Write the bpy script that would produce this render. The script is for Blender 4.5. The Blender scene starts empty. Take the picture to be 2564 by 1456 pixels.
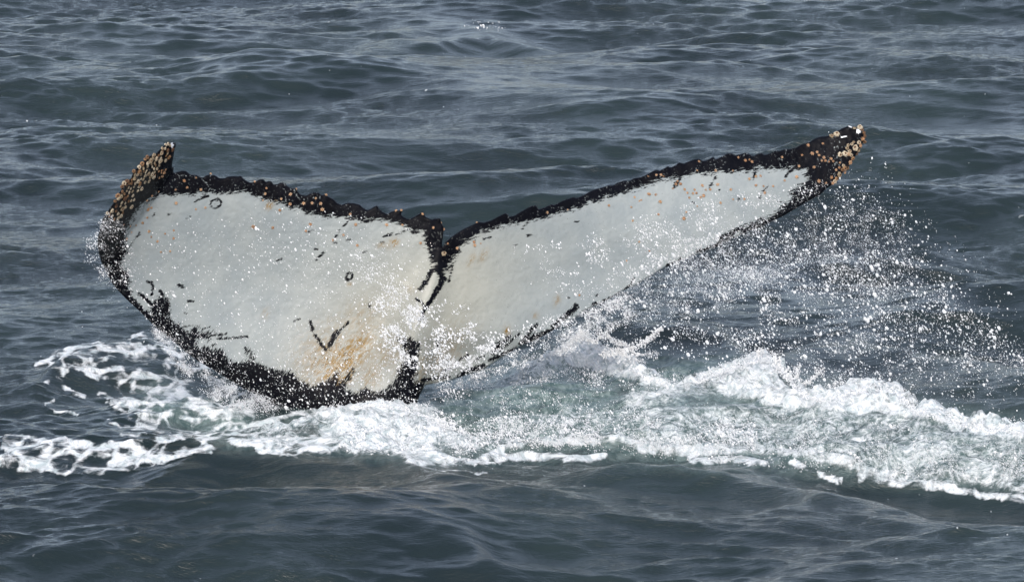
import bpy, math, random
import numpy as np
from mathutils import Vector, Matrix
from mathutils.geometry import delaunay_2d_cdt

# ------------------------------------------------------------------ camera, sky, sun, exposure
scene = bpy.context.scene
PITCH = math.radians(10.0)
DIST = 40.0
FOCAL = 240.0
TX = 18.0 / FOCAL
ZC = 0.71                                     # height above the water of the point looked at
CAM = np.array([0.0, -DIST * math.cos(PITCH), ZC + DIST * math.sin(PITCH)])
FW = np.array([0.0, math.cos(PITCH), -math.sin(PITCH)])
UP = np.array([0.0, math.sin(PITCH), math.cos(PITCH)])

cd = bpy.data.cameras.new('camera')
cam = bpy.data.objects.new('camera', cd)
scene.collection.objects.link(cam)
cam.location = CAM.tolist()
cam.rotation_euler = (math.pi / 2 - PITCH, 0, 0)
cd.lens = FOCAL
cd.sensor_width = 36.0
cd.clip_start = 0.5
cd.clip_end = 12000
scene.camera = cam

SUN_EL = math.radians(44)
SUN_ROT = math.radians(-172)
world = bpy.data.worlds.new('World')
scene.world = world
world.use_nodes = True
wn, wl = world.node_tree.nodes, world.node_tree.links
wn.clear()
sky = wn.new('ShaderNodeTexSky')
sky.sky_type = 'NISHITA'
sky.sun_disc = False
sky.sun_elevation = SUN_EL
sky.sun_rotation = SUN_ROT
sky.air_density = 1.0
sky.dust_density = 4.0
sky.ozone_density = 1.0
hs = wn.new('ShaderNodeHueSaturation')
hs.inputs['Saturation'].default_value = 0.70
bg = wn.new('ShaderNodeBackground')
bg.inputs['Strength'].default_value = 0.15
wo = wn.new('ShaderNodeOutputWorld')
wl.new(sky.outputs[0], hs.inputs['Color'])
tint_ = wn.new('ShaderNodeMix'); tint_.data_type = 'RGBA'; tint_.blend_type = 'MULTIPLY'
tint_.inputs[0].default_value = 1.0
tint_.inputs[7].default_value = (1.005, 0.995, 1.0, 1)
wl.new(hs.outputs[0], tint_.inputs[6])
wl.new(tint_.outputs[2], bg.inputs['Color'])
wl.new(bg.outputs[0], wo.inputs['Surface'])

sd = bpy.data.lights.new('sun', 'SUN')
sd.energy = 0.45
sd.angle = math.radians(30)
sd.color = (1.0, 0.995, 0.985)
sun = bpy.data.objects.new('sun', sd)
scene.collection.objects.link(sun)
sdir = Vector((math.sin(SUN_ROT) * math.cos(SUN_EL), math.cos(SUN_ROT) * math.cos(SUN_EL), math.sin(SUN_EL)))
sun.rotation_euler = sdir.to_track_quat('Z', 'Y').to_euler()
sun.location = (sdir * 60)

scene.view_settings.view_transform = 'Standard'
scene.view_settings.look = 'None'
scene.view_settings.gamma = 1.0
scene.view_settings.exposure = 0.88
scene.view_settings.use_curve_mapping = False
scene.render.engine = 'CYCLES'

rng = np.random.default_rng(11)
C = scene.collection

# ------------------------------------------------------------------ helpers
def ray(px, py):
    """direction of sight through a point of the 2564 x 1456 tracing grid"""
    px = np.asarray(px, float); py = np.asarray(py, float)
    a = (px - 1282.0) / 1282.0 * TX
    b = (728.0 - py) / 1282.0 * TX
    d = np.stack([a, FW[1] + b * UP[1], FW[2] + b * UP[2]], -1)
    return d

def at_y(px, py, y):
    d = ray(px, py)
    t = (np.asarray(y, float) - CAM[1]) / d[..., 1]
    return CAM + d * t[..., None]

def at_z(px, py, z=0.0):
    d = ray(px, py)
    t = (np.asarray(z, float) - CAM[2]) / d[..., 2]
    return CAM + d * t[..., None]

def to_px(P):
    v = P - CAM
    w = v @ FW
    return 1282 + v[..., 0] / w / TX * 1282, 728 - (v @ UP) / w / TX * 1282

def Z(pts, ox, oy, s):
    """tracing from an enlarged crop back to the tracing grid"""
    p = np.array(pts, float)
    p[:, 0] = ox + p[:, 0] / s
    p[:, 1] = oy + p[:, 1] / s
    return p
z1 = lambda p: Z(p, 200.3, 320.5, 3.635)
z2 = lambda p: Z(p, 600.9, 400.6, 4.267)
z3 = lambda p: Z(p, 200.3, 667.7, 3.634)
z4 = lambda p: Z(p, 667.7, 667.7, 3.634)
z5 = lambda p: Z(p, 1068.3, 467.4, 3.634)
z6 = lambda p: Z(p, 1602.5, 293.8, 3.894)
z8 = lambda p: Z(p, 1001.5, 667.7, 3.635)
z9 = lambda p: Z(p, 0.0, 801.2, 2.954)
z10 = lambda p: Z(p, 801.2, 868.0, 2.743)
z11 = lambda p: Z(p, 1602.5, 601.0, 2.181)

def seg_dist(X, Y, line, closed=False):
    """distance of many points to a polyline"""
    p = np.asarray(line, float)
    q = np.roll(p, -1, 0) if closed else p[1:]
    p = p if closed else p[:-1]
    best = np.full(X.shape, 1e18)
    for (ax, ay), (bx, by) in zip(p, q):
        dx, dy = bx - ax, by - ay
        L = dx * dx + dy * dy + 1e-12
        t = np.clip(((X - ax) * dx + (Y - ay) * dy) / L, 0, 1)
        d = (X - ax - t * dx) ** 2 + (Y - ay - t * dy) ** 2
        np.minimum(best, d, out=best)
    return np.sqrt(best)

def inside(X, Y, poly):
    p = np.asarray(poly, float)
    q = np.roll(p, -1, 0)
    r = np.zeros(X.shape, bool)
    for (ax, ay), (bx, by) in zip(p, q):
        if ay == by:
            continue
        c = ((ay > Y) != (by > Y)) & (X < (bx - ax) * (Y - ay) / (by - ay) + ax)
        r ^= c
    return r

def sdf(X, Y, poly):
    """positive inside"""
    d = seg_dist(X, Y, poly, True)
    return np.where(inside(X, Y, poly), d, -d)

def hash2(ix, iy, seed):
    n = (ix.astype(np.int64) * 374761393 + iy.astype(np.int64) * 668265263 + seed * 1442695041) & 0xffffffff
    n = ((n ^ (n >> 13)) * 1274126177) & 0xffffffff
    n = n ^ (n >> 16)
    return (n & 0xffff) / 32767.5 - 1.0

def vnoise(x, y, seed=0):
    ix, iy = np.floor(x), np.floor(y)
    fx, fy = x - ix, y - iy
    fx = fx * fx * fx * (fx * (fx * 6 - 15) + 10); fy = fy * fy * fy * (fy * (fy * 6 - 15) + 10)
    a = hash2(ix, iy, seed); b = hash2(ix + 1, iy, seed)
    c = hash2(ix, iy + 1, seed); d = hash2(ix + 1, iy + 1, seed)
    return (a * (1 - fx) + b * fx) * (1 - fy) + (c * (1 - fx) + d * fx) * fy

def fbm(x, y, seed=0, octv=4, gain=0.5):
    r, a, t = 0, 1.0, 0
    for i in range(octv):
        r = r + a * vnoise(x * 2 ** i + 17.3 * i, y * 2 ** i - 9.1 * i, seed + i)
        t += a; a *= gain
    return r / t

def sstep(a, b, x):
    t = np.clip((x - a) / (b - a), 0, 1)
    return t * t * (3 - 2 * t)

def mesh_from(name, V, F, mats, smooth=True, parent=None, attrs=None, midx=None):
    me = bpy.data.meshes.new(name)
    V = np.asarray(V, np.float32)
    F = np.asarray(F, np.int32)
    k = F.shape[1]
    me.vertices.add(len(V)); me.vertices.foreach_set('co', V.ravel())
    me.loops.add(F.size); me.loops.foreach_set('vertex_index', F.ravel())
    me.polygons.add(len(F))
    me.polygons.foreach_set('loop_start', np.arange(0, F.size, k, dtype=np.int32))
    me.polygons.foreach_set('use_smooth', np.full(len(F), smooth))
    if midx is not None:
        me.polygons.foreach_set('material_index', np.asarray(midx, np.int32))
    me.update(calc_edges=True)
    for m in (mats if isinstance(mats, (list, tuple)) else [mats]):
        me.materials.append(m)
    for n, a in (attrs or {}).items():
        at = me.attributes.new(n, 'FLOAT', 'POINT')
        at.data.foreach_set('value', np.asarray(a, np.float32))
    o = bpy.data.objects.new(name, me)
    C.objects.link(o)
    if parent is not None:
        o.parent = parent
    return o

class NT:
    """small node-graph builder"""
    def __init__(s, name):
        s.m = bpy.data.materials.new(name)
        s.m.use_nodes = True
        s.t = s.m.node_tree
        s.t.nodes.clear()
        s.out = s.t.nodes.new('ShaderNodeOutputMaterial')
        s.tc = None
    def link(s, a, b):
        if isinstance(a, (int, float, tuple, list)):
            if isinstance(a, (tuple, list)) and len(a) == 3 and b.type == 'RGBA':
                a = tuple(a) + (1,)
            b.default_value = a
        else:
            s.t.links.new(a, b)
    def attr(s, n):
        a = s.t.nodes.new('ShaderNodeAttribute'); a.attribute_name = n
        return a.outputs['Fac']
    def coord(s, scale=(1, 1, 1), rot=(0, 0, 0), loc=(0, 0, 0), src=None):
        if s.tc is None:
            s.tc = s.t.nodes.new('ShaderNodeTexCoord')
        m = s.t.nodes.new('ShaderNodeMapping')
        m.vector_type = 'TEXTURE' if False else 'POINT'
        r = s.t.nodes.new('ShaderNodeMapping')
        r.inputs['Rotation'].default_value = rot
        s.t.links.new(src or s.tc.outputs['Object'], r.inputs['Vector'])
        s.t.links.new(r.outputs[0], m.inputs['Vector'])
        m.inputs['Scale'].default_value = scale
        m.inputs['Location'].default_value = loc
        return m.outputs[0]
    def noise(s, vec, scale=1.0, detail=3, rough=0.5, dist=0.0, col=False, kind=None):
        n = s.t.nodes.new('ShaderNodeTexNoise')
        if kind: n.noise_type = kind
        n.inputs['Scale'].default_value = scale
        n.inputs['Detail'].default_value = detail
        n.inputs['Roughness'].default_value = rough
        n.inputs['Distortion'].default_value = dist
        s.t.links.new(vec, n.inputs['Vector'])
        return n.outputs['Color' if col else 'Fac']
    def voronoi(s, vec, scale=1.0, feature='F1'):
        n = s.t.nodes.new('ShaderNodeTexVoronoi')
        n.feature = feature
        n.inputs['Scale'].default_value = scale
        s.t.links.new(vec, n.inputs['Vector'])
        return n.outputs['Distance']
    def math(s, op, a, b=0.0, c=0.0, clamp=False):
        n = s.t.nodes.new('ShaderNodeMath'); n.operation = op; n.use_clamp = clamp
        s.link(a, n.inputs[0]); s.link(b, n.inputs[1]); s.link(c, n.inputs[2])
        return n.outputs[0]
    def vadd(s, a, b):
        n = s.t.nodes.new('ShaderNodeVectorMath'); n.operation = 'ADD'
        s.link(a, n.inputs[0]); s.link(b, n.inputs[1])
        return n.outputs[0]
    def vscale(s, a, k):
        n = s.t.nodes.new('ShaderNodeVectorMath'); n.operation = 'SCALE'
        s.link(a, n.inputs[0]); n.inputs['Scale'].default_value = k
        return n.outputs[0]
    def remap(s, x, a, b, c=0.0, d=1.0, smooth=True):
        n = s.t.nodes.new('ShaderNodeMapRange')
        n.interpolation_type = 'SMOOTHSTEP' if smooth else 'LINEAR'
        s.link(x, n.inputs['Value'])
        for k, v in zip(('From Min', 'From Max', 'To Min', 'To Max'), (a, b, c, d)):
            s.link(v, n.inputs[k])
        return n.outputs[0]
    def mix(s, f, a, b):
        n = s.t.nodes.new('ShaderNodeMix'); n.data_type = 'RGBA'
        s.link(f, n.inputs[0]); s.link(a, n.inputs[6]); s.link(b, n.inputs[7])
        return n.outputs[2]
    def bump(s, h, strength=1.0, dist=0.01, normal=None):
        n = s.t.nodes.new('ShaderNodeBump')
        s.link(strength, n.inputs['Strength'])
        n.inputs['Distance'].default_value = dist
        s.link(h, n.inputs['Height'])
        if normal is not None: s.link(normal, n.inputs['Normal'])
        return n.outputs[0]
    def principled(s, color, rough=0.5, normal=None, **kw):
        n = s.t.nodes.new('ShaderNodeBsdfPrincipled')
        s.link(color, n.inputs['Base Color']); s.link(rough, n.inputs['Roughness'])
        if normal is not None: s.link(normal, n.inputs['Normal'])
        for k, v in kw.items():
            s.link(v, n.inputs[k.replace('_', ' ')])
        return n.outputs[0]
    def mixsh(s, f, a, b):
        n = s.t.nodes.new('ShaderNodeMixShader')
        s.link(f, n.inputs[0]); s.t.links.new(a, n.inputs[1]); s.t.links.new(b, n.inputs[2])
        return n.outputs[0]
    def done(s, sh):
        s.t.links.new(sh, s.out.inputs['Surface'])
        return s.m

# ------------------------------------------------------------------ foam layout (traced on the sea surface)
STROKES = [  # (points, half width px, density)
    (z9([(480,340),(600,370),(750,385),(880,355),(1000,370),(1100,390),(1180,460),(1185,515)]), 7, .95),
    (z9([(490,350),(440,430),(500,510),(620,570)]), 6, .9),
    (z9([(620,370),(700,430),(880,440),(1010,500),(1100,520),(1250,530),(1330,520),(1420,560),(1600,640),(1850,640)]), 8, .95),
    (z9([(700,530),(800,560),(880,620),(1000,680),(1200,700),(1500,710)]), 6, .9),
    (z9([(830,620),(920,590),(1000,600)]), 10, 1.0),
    (z9([(880,650),(1060,620),(1200,600),(1330,540)]), 8, 1.0),
    (z9([(1330,520),(1420,600),(1600,680),(1800,690)]), 12, .9),
    (z9([(500,220),(570,205),(740,180),(860,230),(1040,240),(1100,200)]), 6, .9),
    (z9([(270,320),(350,300),(450,260),(500,270)]), 6, .9),
    (z9([(640,290),(800,290),(860,270)]), 6, .9),
    (z9([(980,130),(1050,110),(1075,160),(1060,190)]), 6, .9),
    (z9([(1100,210),(1250,230),(1350,270)]), 6, .8),
    (z9([(330,620),(350,660),(440,690),(560,690)]), 4, .75),
    (z9([(360,420),(330,480),(340,510)]), 4, .75),
    (z9([(400,590),(340,620),(330,650)]), 4, .7),
    (z9([(800,740),(900,800),(1040,810)]), 6, .7),
    (z9([(900,850),(1050,840),(1200,830)]), 6, .7),
    (z9([(0,1000),(120,1000),(250,960),(350,910),(470,890),(520,930),(640,940),(760,950),(880,930),(1000,900),(1150,890),(1210,890)]), 7, .95),
    (z9([(0,1040),(130,1040),(300,1020),(500,990),(700,1000),(850,1010),(1000,980),(1200,960),(1280,950)]), 7, .95),
    (z9([(1240,890),(1350,872),(1460,872),(1520,910),(1560,960)]), 9, 1.0),
    (z9([(0,1090),(150,1090),(300,1110),(450,1130),(650,1130),(800,1120)]), 5, .8),
    (z9([(0,860),(150,865),(270,870)]), 6, .7), (z9([(0,900),(200,900),(350,900)]), 5, .75),
    (z9([(1480,890),(1600,870),(1800,850),(2000,850),(2200,850),(2330,870)]), 7, .9),
    (z9([(1700,830),(1900,780),(2100,720),(2300,680),(2564,630)]), 9, .95),
    (z9([(1720,900),(1850,900),(2000,910),(2200,930),(2400,900)]), 12, .95),
    (z9([(1900,960),(2050,960),(2200,970),(2400,960)]), 8, .9),
    (z9([(1350,830),(1450,820),(1560,790),(1700,760)]), 5, .7),
    (z10([(620,790),(800,780),(950,780),(1050,790),(1200,750),(1300,710),(1450,700),(1700,670),(1900,670),(2050,650),(2150,680),(2330,700),(2564,730)]), 9, 1.0),
    (z10([(1050,805),(1200,790),(1400,770),(1650,770),(1800,780),(1950,760)]), 9, .95),
    (z10([(700,810),(800,840),(950,850),(1050,870),(1150,850)]), 4, .7),
    (z10([(2150,680),(2300,700),(2450,740),(2564,760)]), 7, .9),
    (z11([(280,1210),(500,1215),(650,1230),(700,1250)]), 7, .95),
    (z11([(0,1110),(80,1120),(150,1140)]), 9, 1.0),
    (z11([(0,1135),(150,1140),(300,1150),(700,1160),(900,1180),(1150,1240),(1400,1280),(1700,1260),(1900,1280),(2097,1300)]), 13, .95),
    (z11([(830,1230),(900,1260),(1000,1290),(1100,1320)]), 8, .9),
    (z11([(1200,1300),(1350,1320),(1600,1340),(1750,1360),(1850,1390),(2000,1410),(2097,1420)]), 12, 1.0),
    (z11([(1700,1250),(1900,1310),(2097,1340)]), 18, .95),
]
POLYS = [  # (polygon, feather px, density)
    ([(95,908),(170,870),(260,855),(330,840),(400,830),(480,880),(560,930),(640,985),(720,1030),(640,1040),(560,1030),(480,1030),(400,1010),(330,990),(290,985),(230,945),(190,920),(160,930),(105,985),(110,960),(140,925)], 18, .46),
    ([(250,960),(420,1000),(560,1000),(720,1030),(900,1010),(1000,1060),(860,1100),(500,1100),(350,1090),(300,1040)], 30, .42),
    ([(0,1090),(130,1100),(420,1110),(560,1120),(400,1160),(280,1190),(0,1180)], 12, .60),
    (z9([(830,1000),(1000,985),(1200,990),(1400,1000),(1600,965),(1350,1015),(1100,1060),(900,1105),(840,1105),(800,1070)]), 6, 1.0),
    (z10([(-60,440),(180,385),(350,370),(420,390),(550,400),(720,440),(800,480),(880,540),(850,640),(760,690),(900,740),(1000,790),(900,800),(760,790),(600,790),(480,735),(250,735),(150,720),(120,600),(60,520)]), 22, 1.05),
    (z10([(-60,440),(180,400),(260,480),(200,740),(-100,750),(-260,740),(-330,690),(-200,560)]), 22, .60),
    (z10([(800,480),(1000,520),(1200,450),(1500,420),(1900,430),(2564,440),(2564,720),(2000,660),(1300,700),(1000,760),(850,700)]), 40, .46),
    (z11([(280,760),(420,730),(560,660),(640,630),(740,660),(760,780),(860,830),(960,850),(1050,850),(1150,800),(1300,800),(1420,800),(1480,910),(1600,940),(1750,990),(1900,1010),(2110,1040),(2110,1120),(1800,1070),(1500,1000),(1300,960),(1100,950),(900,910),(700,890),(560,850),(400,800)]), 10, 1.05),
    (z11([(0,930),(300,900),(700,880),(1300,950),(1800,1060),(2110,1100),(2110,1400),(1800,1330),(1400,1300),(900,1200),(400,1160),(0,1120)]), 30, .60),
    (z8([(1130,900),(1300,850),(1420,770),(1500,740),(1570,680),(1650,600),(1720,640),(1780,700),(1830,790),(1900,810),(2050,860),(2200,930),(2400,1040),(2427,1100),(2200,1060),(1950,1000),(1800,950),(1700,890),(1560,890),(1350,900)]), 8, .88),
]
CHURNED = (4, 6, 7, 8, 9)
AERATED = [(700,1060),(860,1000),(1000,990),(1200,930),(1400,880),(1750,900),(1850,900),(2000,960),(2564,1060),(2600,1230),(2300,1200),(1900,1170),(1500,1140),(1100,1150),(800,1120),(560,1110),(420,1060),(330,1000),(400,960)]
GROUND_FOAM = None

def foam_fields(X, Y):
    f = np.zeros(X.shape); a = np.zeros(X.shape); ch = np.zeros(X.shape)
    m = (X > -400) & (X < 2960) & (Y > 760) & (Y < 1320)
    x, y = X[m], Y[m]
    # wander the traced edges a little
    wx = x + 9 * fbm(x / 45, y / 18, 5, 3); wy = y + 5 * fbm(x / 40, y / 16, 9, 3)
    g = np.zeros(x.shape)
    for poly, fe, de in POLYS:
        s = sdf(wx, wy, poly)
        g = np.maximum(g, min(de, .92) * sstep(-fe, fe * .6, s))
    for line, w, de in STROKES:
        line = np.asarray(line)
        k = (wx > line[:, 0].min() - 60) & (wx < line[:, 0].max() + 60) & (wy > line[:, 1].min() - 60) & (wy < line[:, 1].max() + 60)
        d = seg_dist(wx[k], (wy[k] - 0) * 1.0, line)
        g[k] = np.maximum(g[k], de * .74 * (1 - sstep(w * .55, w * 1.7, d)))
    # the foam trails on out of the frame on both sides
    f[m] = g
    s = sdf(wx, wy, AERATED)
    a[m] = sstep(-45, 40, s)
    c1 = np.zeros(x.shape)
    for i in CHURNED:
        c1 = np.maximum(c1, sstep(-30, 25, sdf(wx, wy, POLYS[i][0])))
    ch[m] = c1
    edge = sstep(-400, -150, X) * (1 - sstep(2700, 2960, X))
    return f * edge, a * edge, ch * edge

# ------------------------------------------------------------------ the sea
def grow(a, step, end, rate):
    r = [a]
    while r[-1] < end:
        step = min(step * rate, 220.0)
        r.append(r[-1] + step)
    return r

xs = np.arange(-4.75, 4.751, 0.0235)
right = grow(xs[-1], 0.0235, 3500, 1.09)[1:]
xs = np.concatenate([-np.array(right)[::-1], xs, right])
ys = [-7.5]
while ys[-1] < 20.5:
    r = ys[-1] - CAM[1]
    ys.append(ys[-1] + 0.0130 * (r / 34.0) ** 1.3)
ys = np.array(ys)
front = grow(7.5, 0.03, 3500, 1.12)[1:]
back = grow(ys[-1], 0.06, 6000, 1.07)[1:]
ys = np.concatenate([-np.array(front)[::-1], ys, back])
NX, NY = len(xs), len(ys)
GX, GY = np.meshgrid(xs, ys)
SX = np.gradient(xs)[None, :] * np.ones((NY, 1)); SY = np.gradient(ys)[:, None] * np.ones((1, NX))

H = np.zeros(GX.shape); DX = np.zeros(GX.shape); DY = np.zeros(GX.shape)
wr = np.random.default_rng(23)
# a slow change of roughness over the sea: gusts
gust = np.clip(1.0 + 1.2 * fbm(GX / 1.9 + GY / 14, GY / 2.6, 31, 3), .35, 1.8)
NW = 160
for i in range(NW):
    u = (i + wr.random()) / NW
    lam = 0.11 * (6.0 / 0.11) ** u
    th = math.radians(-90 + (9 if wr.random() < .65 else -16) + wr.normal() * (24 if lam < .6 else 18))   # running towards the camera
    k = 2 * math.pi / lam
    slope = float(np.interp(math.log(lam), [math.log(v) for v in (.11, .2, .35, .7, 1.5, 3, 6)], [.026, .030, .031, .026, .024, .027, .025]))
    A = slope / k * (0.6 + 0.8 * wr.random())
    kx, ky = math.cos(th), math.sin(th)
    ph = wr.random() * 6.2832
    ex = np.clip((lam / (np.maximum(SX * abs(kx), SY * abs(ky)) * 2.0) - 1.0), 0, 1)
    # bounded column/row windows keep this quick: far cells do not carry short waves
    row = np.where(ex.max(1) > 0)[0]; col = np.where(ex.max(0) > 0)[0]
    if len(row) == 0 or len(col) == 0: continue
    sl = (slice(row[0], row[-1] + 1), slice(col[0], col[-1] + 1))
    P = k * (kx * GX[sl] + ky * GY[sl]) + ph
    amp = A * ex[sl] * (gust[sl] if lam < 1.2 else 1.0)
    c = np.cos(P); s = np.sin(P)
    H[sl] += amp * c
    chop = .30 if lam < .6 else .6
    DX[sl] -= chop * amp * kx * s
    DY[sl] -= chop * amp * ky * s

# fine wind ripples: short sharp crests in two crossing families
far = (SX < .03) & (SY < .035) & (np.abs(GX) < 5)
rx, ry = GX[far], GY[far]
rip = 0
for ang, sxx, syy, am, sd__ in ((9, .26, .072, 1.0, 301), (-17, .21, .060, .8, 311), (3, .13, .036, .42, 321), (22, .40, .12, 1.0, 331), (-6, .10, .034, .30, 341), (30, .16, .06, .5, 361)):
    a = math.radians(ang); ca, sa = math.cos(a), math.sin(a)
    u_ = rx * ca + ry * sa; v_ = -rx * sa + ry * ca
    q_ = vnoise(u_ / sxx + .35 * vnoise(u_ / .5, v_ / .3, sd__ + 1), v_ / syy + .6 * vnoise(u_ / .4, v_ / .2, sd__ + 2), sd__)
    rip = rip + am * ((1 - np.abs(q_)) ** 2 - .45) * .5 + am * .5 * q_
calm = np.clip(.85 + 1.3 * fbm(rx / 2.6 + ry / 9, ry / 2.2, 351, 3), .45, 1.7)
H[far] += .0084 * rip * calm

def ground_line(pts, h=0.0):
    p = np.array(pts, float)
    g = at_z(p[:, 0], p[:, 1], h)
    return g[:, :2]

FR = np.zeros(GX.shape)
def ridge(pts, h, wf, wb, fade=0.5, foam=0.0):
    """raise a wave crest along a line traced on its top; wf = width of the near side, wb of the far side"""
    p = np.array(pts, float)
    hs_ = np.broadcast_to(np.asarray(h, float), (len(p),))
    g = at_z(p[:, 0], p[:, 1], hs_)
    gx, gy = g[:, 0], g[:, 1]
    m = (GX > gx.min() - fade) & (GX < gx.max() + fade) & (GY > gy.min() - 2.5) & (GY < gy.max() + 2.5)
    x = GX[m]; y = GY[m]
    cy = np.interp(x, gx, gy); hh = np.interp(x, gx, hs_)
    hh = hh * sstep(gx[0] - fade, gx[0] + fade * .6, x) * (1 - sstep(gx[-1] - fade * .6, gx[-1] + fade, x))
    d = y - cy
    if foam:
        hh = hh * (1 + .25 * fbm(x / .14, y / .9, 501, 4, .65))
        FR[m] = np.maximum(FR[m], foam * sstep(0, .06, hh) * np.exp(-np.where(d < 0, (d / .42) ** 2, (d / .30) ** 2)))
    prof = np.where(d < 0, np.exp(-(np.abs(d) / wf) ** 1.5), np.exp(-(np.abs(d) / wb) ** 1.5))
    inx = sstep(gx[0] - fade, gx[0] + fade * .6, x) * (1 - sstep(gx[-1] - fade * .6, gx[-1] + fade, x))
    H[m] *= 1 - (.8 if foam else .3) * inx * np.exp(-(d / .55) ** 2)
    H[m] += hh * prof

# calm the random sea a little where the traced waves stand
# near dark wave hiding the lower edge of the foam, left to middle
ridge([(170,1196),(280,1186),(420,1152),(500,1133),(570,1122),(640,1128),(720,1146),(800,1150)], .06, .4, .26)
ridge([(860,1150),(940,1140),(1010,1150),(1090,1178),(1200,1196)], .07, .5, .25)
ridge([(1500,1170),(1620,1164),(1700,1166),(1800,1176),(1900,1184),(2010,1200),(2100,1225)], .10, .22, .35)
ridge([(1960,1245),(2060,1228),(2130,1222),(2260,1240),(2350,1262)], .09, .5, .4)
ridge([(0,1215),(90,1222),(180,1245),(260,1262)], .09, .4, .4)
ridge([(640,1330),(760,1312),(900,1308),(1060,1312),(1180,1335),(1250,1370)], .10, .6, .5)
# waves behind the foam on the right
ridge([(1380,822),(1500,800),(1600,806),(1720,815),(1800,822),(1880,850),(1960,860),(2050,838),(2120,826),(2190,838),(2300,866),(2420,880),(2564,912),(2700,930)], .17, .75, .5)
ridge([(2260,772),(2380,752),(2500,742),(2640,748)], .12, .7, .6)
# the churned humps of the splash
ridge([(1650,980),(1740,955),(1800,930),(1860,908),(1920,895),(1960,930),(2010,985),(2060,1000),(2130,980),(2200,972),(2250,985),(2300,1030),(2420,1062),(2564,1082),(2700,1090)], .13, .8, .24, foam=.85)
ridge([(1330,905),(1390,885),(1430,860),(1455,842),(1490,862),(1540,888),(1600,930),(1680,965)], .12, .55, .22, foam=.75)
ridge([(720,1062),(800,1046),(880,1030),(940,1024),(1010,1032),(1080,1054),(1130,1078)], .11, .6, .22, foam=.8)
ridge([(100,912),(180,872),(260,856),(340,845),(420,850)], .12, .6, .3)
ridge([(150,1120),(250,1090),(330,1100),(450,1110)], .05, .3, .2)
ridge([(1100,74),(1150,64),(1220,58),(1280,66),(1340,74)], .11, .22, .5)
ridge([(560,178),(700,140),(830,112),(960,80),(1060,70)], .10, .9, .8)
ridge([(60,190),(130,172),(200,162),(300,172)], .10, .7, .5)

P0 = np.stack([GX + DX, GY + DY, H], -1)
PX, PY = to_px(P0)
ok = (P0[..., 1] > CAM[1] + 8)
PX = np.where(ok, PX, -9999); PY = np.where(ok, PY, -9999)
FO, AE, CH = foam_fields(PX, PY)
FO = np.maximum(FO, FR); CH = np.maximum(CH, sstep(.1, .6, FR))
# foam is lumpy: real relief on the surface
lump = fbm(GX / .16, GY / .20, 71, 4, .6)
H += FO * (0.012 + 0.022 * lump) * sstep(.15, .7, FO) * (1 - CH)
rough = fbm(GX / .11, GY / .13, 91, 4, .7)
H += CH * sstep(.3, 1.0, FO) * (0.03 + 0.085 * rough)
churn = fbm(GX / .45, GY / .6, 81, 3, .55)
H += AE * 0.045 * churn
P0[..., 2] = H
V = P0.reshape(-1, 3)
idx = np.arange(NX * NY).reshape(NY, NX)
F = np.stack([idx[:-1, :-1], idx[:-1, 1:], idx[1:, 1:], idx[1:, :-1]], -1).reshape(-1, 4)

def sea_height(x, y):
    """height of the built surface near a ground point"""
    i = np.clip(np.searchsorted(xs, x), 0, NX - 1); j = np.clip(np.searchsorted(ys, y), 0, NY - 1)
    return H[j, i]

# --- sea material
n = NT('sea water')
foam_a = n.attr('foam'); aer = n.attr('aeration'); chn = n.attr('churn')
v = n.coord((1, 1, 1))
# wind ripples, long crested across the view
r1 = n.noise(n.coord((4.5, 22, 9), (0, 0, math.radians(-14))), 1.0, 5, .62, .3)
r2 = n.noise(n.coord((18, 75, 20), (0, 0, math.radians(12))), 1.0, 3, .6, .3)
patch = n.noise(n.coord((.7, .33, 1)), 1.0, 3, .55)
patch = n.remap(patch, .35, .68, .35, 1.35)
h = n.math('ADD', n.math('MULTIPLY', r1, .012), n.math('MULTIPLY', r2, .007))
h = n.math('MULTIPLY', h, patch)
nb = n.bump(h, 1.0, 1.0)
# foam pattern: lacy threads and torn patches
wv = n.vadd(v, n.vscale(n.noise(n.coord((2.2, 1.6, 2)), 1, 3, .6, 0, True), .35))
fn1 = n.noise(n.coord((3.2, 3.6, 3), src=wv), 1.0, 6, .68, 1.0)
fn2 = n.noise(n.coord((14, 12, 12), src=wv), 1.0, 5, .7, .5)
vo = n.voronoi(n.coord((7.5, 4.2, 5), src=wv), 1.0, 'DISTANCE_TO_EDGE')
lace = n.remap(vo, 0.0, .22, .22, -.10)
tone = n.math('ADD', n.math('ADD', n.math('MULTIPLY', n.math('SUBTRACT', fn1, .5), 1.5), n.math('MULTIPLY', n.math('SUBTRACT', fn2, .5), .8)), lace)
fine = n.noise(n.coord((26, 24, 30), src=wv), 1.0, 5, .8, .2)
tone2 = n.math('ADD', n.math('MULTIPLY', n.math('SUBTRACT', fine, .5), 2.3), n.math('MULTIPLY', n.math('SUBTRACT', fn1, .5), 1.0))
tone = n.math('ADD', n.math('MULTIPLY', tone, n.math('SUBTRACT', 1.0, chn)), n.math('MULTIPLY', tone2, chn))
fm = n.math('ADD', foam_a, n.math('MULTIPLY', tone, .85))
soft = n.remap(fm, .36, 1.0)
fm = n.remap(fm, .46, .82)
fm = n.math('ADD', n.math('MULTIPLY', fm, n.math('SUBTRACT', 1.0, chn)), n.math('MULTIPLY', soft, chn))
fm = n.math('MULTIPLY', fm, n.remap(foam_a, .10, .40))
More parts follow.
